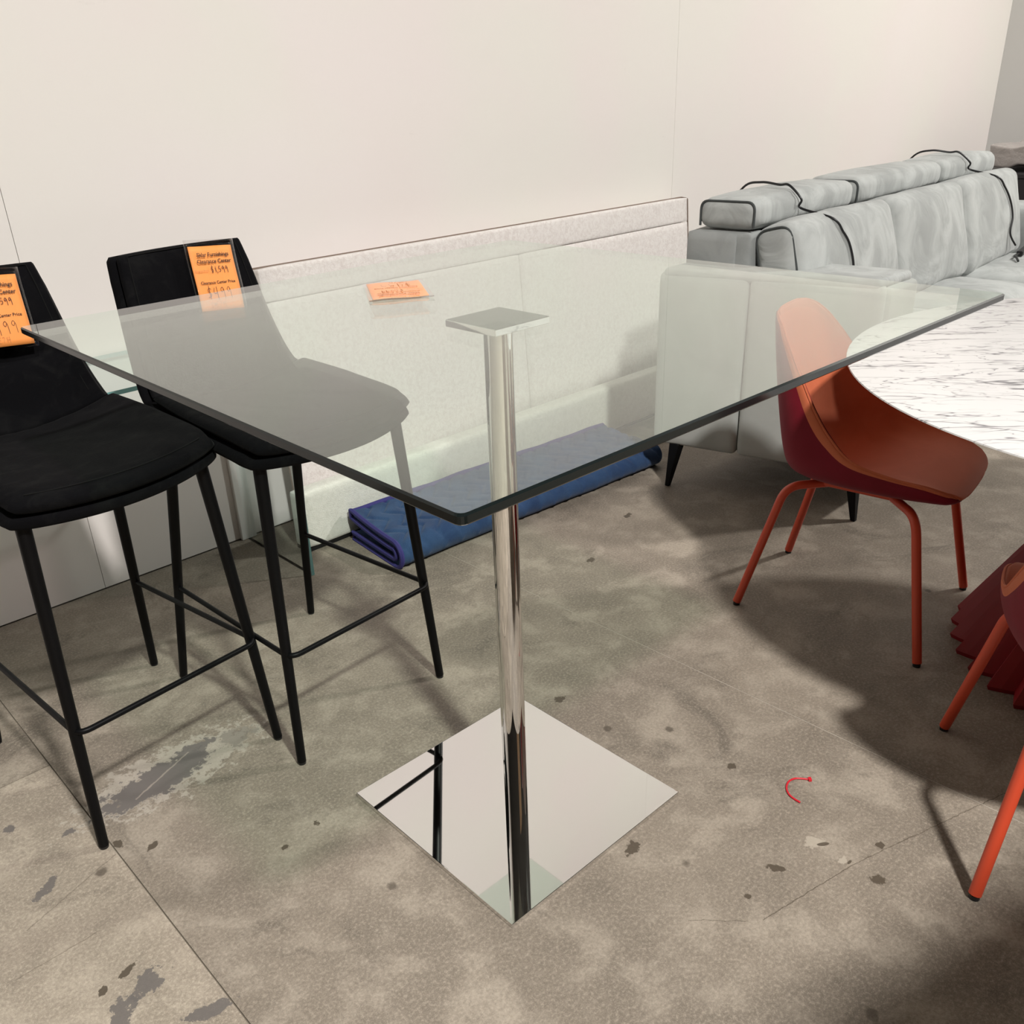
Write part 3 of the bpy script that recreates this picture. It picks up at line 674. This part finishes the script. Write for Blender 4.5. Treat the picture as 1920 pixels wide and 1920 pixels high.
cable('power_cable', [sw(0.33, 0.262, 0.80), sw(0.33, 0.258, 0.93), lift(over(0.33, 0.19), 0.006), lift(over(0.33, 0.12), 0.010), lift(over(0.33, 0.05), 0.005), lift(over(0.33, 0.012), 0.008), front(0.33, 1.005) - SV * 0.010, front(0.335, 0.975) - SV * 0.004, front(0.345, 0.945), front(0.37, 0.90), front(0.39, 0.86), front(0.395, 0.80), front(0.385, 0.74), front(0.37, 0.68)],
      'black cable draped over the sofa headrest beside the slanted arm')
cable('power_cable', [sw(1.86, 0.262, 0.80), sw(1.86, 0.258, 0.93), lift(over(1.86, 0.19), 0.008), lift(over(1.88, 0.12), 0.014), lift(over(1.91, 0.05), 0.006), lift(over(1.925, 0.012), 0.009), front(1.94, 1.005) - SV * 0.010, front(1.955, 0.975) - SV * 0.004, front(1.97, 0.945), front(1.99, 0.90), front(2.01, 0.84), front(2.01, 0.77), front(1.99, 0.70), front(2.02, 0.645) - SV * 0.02],
      'black cable draped over the far headrest down to the connector bar')
cb = empty('connector_bar', over(2.08, -0.30) + Vector((0, 0, 0.012)), R(10), 'short black plastic connector bar lying on the sofa seat', 'connector')
box('bar_body', -0.10, 0.10, -0.014, 0.014, -0.010, 0.012, 'black_plastic', cb, 0.005, 3)
tube('plug_lead', smooth_path([(-0.09, 0, 0), (-0.16, 0.01, 0.0), (-0.20, -0.005, -0.002), (-0.24, -0.02, -0.01)], 6), 0.005, 'black_plastic', cb, 8)

# far corner: dark cabinet with a wrapped bundle on it
kb = empty('cabinet', (5.75, 1.0, 0), 0, 'black cabinet in the far corner beyond the sofa', 'cabinet')
box('body', -0.55, 0.50, -0.40, 0.35, 0.06, 0.80, 'dark_wood', kb, 0.004, 2); box('plinth', -0.52, 0.47, -0.37, 0.32, 0.0, 0.06, 'black_plastic', kb); box('top_board', -0.56, 0.51, -0.41, 0.36, 0.80, 0.825, 'dark_wood', kb, 0.003, 2)
wp = cushion('wrapped_bundle', (0.80, 0.50, 0.115), 0.012, (0, 0, 0.0), 'wrap_grey', None, 26, (5.72, 0.98, 0.912), (0, 0, 0.05), wr=0.05, seed=9)
tag(wp, 'crumpled grey plastic wrapped bundle on the black cabinet', 'bundle')

# ================================================================== white upholstered bed parts by the wall
hb = empty('headboard', (1.57, 1.52, 0), 0, 'white upholstered headboard leaning on the wall with brown edge piping', 'headboard')
hx0, hx1 = 0.42 - 1.57, 2.69 - 1.57; hz = 0.912
lean_h = math.atan2(0.07, hz)
XH = Matrix.Translation((0, 0.0, 0)) @ Matrix.Rotation(-lean_h, 4, 'X')
def hpart(name, x0, x1, y0, y1, z0, z1, r, bulge, mat, n=10):
    o = cushion(name, (x1 - x0, y1 - y0, z1 - z0), r, bulge, mat, hb, n); o.matrix_local = XH @ Matrix.Translation(((x0 + x1) / 2, (y0 + y1) / 2, (z0 + z1) / 2)); return o
hpart('back_board', hx0 + .01, hx1 - .01, 0.0, 0.035, 0.012, hz - 0.004, 0.006, (0, 0, 0), 'boucle', 4)
hpart('upholstered_panel', hx0, -0.001, -0.035, 0.012, 0.015, 0.805, 0.007, (0, 0.004, 0), 'boucle')
hpart('upholstered_panel', 0.001, hx1, -0.035, 0.012, 0.015, 0.805, 0.007, (0, 0.004, 0), 'boucle')
hpart('top_band', hx0, hx1, -0.034, 0.012, 0.8065, hz, 0.007, (0, 0.002, 0), 'boucle')
pe = tube('edge_piping', fillet([(hx0, 0.006, 0.04), (hx0, 0.006, hz), (hx1, 0.006, hz), (hx1 - 0.003, -0.032, hz - 0.006), (hx1 - 0.003, -0.032, 0.04)], 0.006, 4), 0.0042, 'piping_brown', hb, 6); pe.matrix_local = XH

br = empty('bed_rail', (1.40, 1.40, 0), 0, 'long low cream fabric bed rail on the floor behind the blue blanket', 'bed frame')
cushion('upholstered_box', (2.10, 0.075, 0.205), 0.016, (0, 0.003, 0.003), 'boucle_cream', br, 12, (-0.01, 0.0, 0.1125))
box('base_strip', -1.055, 1.035, -0.034, 0.034, 0.0, 0.013, 'black_plastic', br)

# ================================================================== glass console behind the stools
gc = empty('glass_console', (-0.25, 1.42, 0), 0, 'low clear glass waterfall console with teal edges behind the bar stools', 'console')
def pane(name, x0, x1, y0, y1, z0, z1, thin):
    v, f = box_vf(x0, x1, y0, y1, z0, z1)       # faces: bottom, top, front, back, left, right
    big = {'z': (0, 1), 'x': (4, 5)}[thin]
    return obj(name, v, f, 'console_glass', gc, smooth=False, mats=['console_glass', 'teal_edge'], fmat=[0 if i in big else 1 for i in range(6)])
pane('top_pane', -0.52, 0.5215, -0.206, 0.205, 0.722, 0.734, 'z')
pane('side_pane', 0.510, 0.5215, -0.206, 0.205, 0.0, 0.7215, 'x'); pane('side_pane', -0.52, -0.5085, -0.206, 0.205, 0.0, 0.7215, 'x')

# ================================================================== blue moving blanket
bl = empty('moving_blanket', (1.10, 1.15, 0), 0, 'folded blue quilted moving blanket with purple binding along the bed rail', 'blanket')
from mathutils import noise as NZ
def zig(x, y): 
    ph = (x * 14.0 + abs(((y * 9.0) % 1.0) - 0.5) * 1.6) % 1.0
    return -0.0075 * math.exp(-((ph - 0.5) / 0.11) ** 2)
def layer(name, x0, x1, prof, mat, seedz, tw=0.0, nx=260):
    """prof: closed outline [(y,z)] swept along x, with quilting relief"""
    V = []; F = []; m_ = len(prof)
    for i in range(nx + 1):
        x = x0 + (x1 - x0) * i / nx; k = i / nx
        for j, (y, z) in enumerate(prof):
            w_ = NZ.noise(Vector((x * 3, y * 4, seedz))) * 0.010 + NZ.noise(Vector((x * 18, y * 8, seedz + 5))) * 0.003
            dz = (zig(x, y) + w_) if z > 0.02 else 0
            xx = x + tw * y * (1 - k)
            V.append((xx, y - 0.065 * k + NZ.noise(Vector((x * 5, z * 3, seedz + 9))) * 0.006, max(0.0005, z + dz * min(1, z / 0.03))))
    for i in range(nx):
        for j in range(m_): F.append((i * m_ + j, i * m_ + (j + 1) % m_, (i + 1) * m_ + (j + 1) % m_, (i + 1) * m_ + j))
    F.append(tuple(range(m_))); F.append(tuple(nx * m_ + j for j in range(m_ - 1, -1, -1)))
    return autosmooth(obj(name, V, F, mat, bl), 60)
def spiral(front, back, zlo, zhi, lip):
    o = []
    N_ = 14
    for i in range(N_ + 1):                    # round outer nose, from floor up
        a = -math.pi / 2 - math.pi * i / N_; r_ = (zhi - zlo) / 2
        o.append((front + r_ + r_ * math.cos(a), zlo + r_ + r_ * math.sin(a)))
    for i in range(1, 41): u = i / 40; o.append((front + (zhi - zlo) / 2 + (back - front - (zhi - zlo) / 2) * u, zhi + lip * u * u))
    for i in range(12, -1, -1): u = i / 12; o.append((front + 0.05 + (back - front - 0.05) * u, max(zlo + 0.028 * (1 if u < .2 else 1), zhi + lip * u * u - 0.030)))
    for i in range(N_ + 1):                    # inner hollow of the fold
        a = math.pi / 2 + math.pi * i / N_; r_ = (zhi - zlo) / 2 - 0.028
        o.append((front + 0.05 + r_ * math.cos(a), zlo + (zhi - zlo) / 2 + r_ * math.sin(a)))
    for i in range(1, 13): u = i / 12; o.append((front + 0.05 + (back - front - 0.05) * u, zlo + 0.028))
    o.append((back, zlo))
    return o
P1 = spiral(-0.135, 0.185, 0.0, 0.092, 0.022)
layer('folded_quilt', -0.60, 0.66, P1, 'quilt_blue', 1.0, 0.10)
bind = [(-0.604 + 0.10 * y, y, z) for (y, z) in P1]
tube('binding', bind + [bind[0]], 0.0085, 'binding', bl, 6)
top_edge = [(-0.60 + 1.26 * i / 30 + 0.02 * (1 - i / 30), 0.180 - 0.065 * i / 30, 0.106 + NZ.noise(Vector((i * .3, 0, 2))) * 0.006) for i in range(31)]
tube('binding', top_edge, 0.011, 'binding', bl, 8)
P2 = [(-0.02, 0.027), (0.20, 0.030), (0.20, 0.055), (-0.02, 0.055)]
prof2 = [(-0.04 + 0.215 * i / 10, 0.058) for i in range(11)] + [(0.175 - 0.215 * i / 10, 0.030) for i in range(11)]
layer('inner_fold', -0.575, 0.62, prof2, 'quilt_blue', 4.0, 0.08, 60)

# ================================================================== zip tie on the floor
zt = empty('zip_tie', (0.44, -0.42, 0), 0, 'small curved red zip tie lying on the concrete', 'zip tie')
zp = [(0.482, -0.423), (0.466, -0.402), (0.446, -0.396), (0.425, -0.403), (0.411, -0.417), (0.406, -0.432), (0.405, -0.447)]
v, f = tube_vf([(q.x, q.y, 0.0022) for q in smooth_path([(a - .44, b_ + .42, 0) for a, b_ in zp], 6)], 0.0021, 8); obj('strap', v, f, 'zip_red', zt)
box('locking_head', -0.005, 0.005, -0.0035, 0.0035, 0.0, 0.006, 'zip_red', zt, 0.001, 2, Matrix.Translation((0.043, -0.005, 0)) @ Matrix.Rotation(0.8, 4, 'Z'))

# ================================================================== made-up tall carton, added out of frame to throw the soft near-floor shadow
plain('cardboard', (0.36, 0.24, 0.14), 0.85, bump=(40, 0.1, 0.003), var=0.1); plain('packing_tape', (0.45, 0.33, 0.20), 0.25)
ct = empty('added_shade_carton', (-0.08, -1.795, 0), R(-12), 'added tall brown carton, unseen, that shades the near floor', 'carton')
box('shade_carton_body', -0.33, 0.33, -0.20, 0.20, 0.0, 1.60, 'cardboard', ct, 0.004, 2)
for y0, y1 in ((-0.20, -0.003), (0.003, 0.20)): box('top_flap', -0.33, 0.33, y0, y1, 1.60, 1.605, 'cardboard', ct)
box('packing_tape', -0.33, 0.33, -0.03, 0.03, 1.605, 1.6056, 'packing_tape', ct)
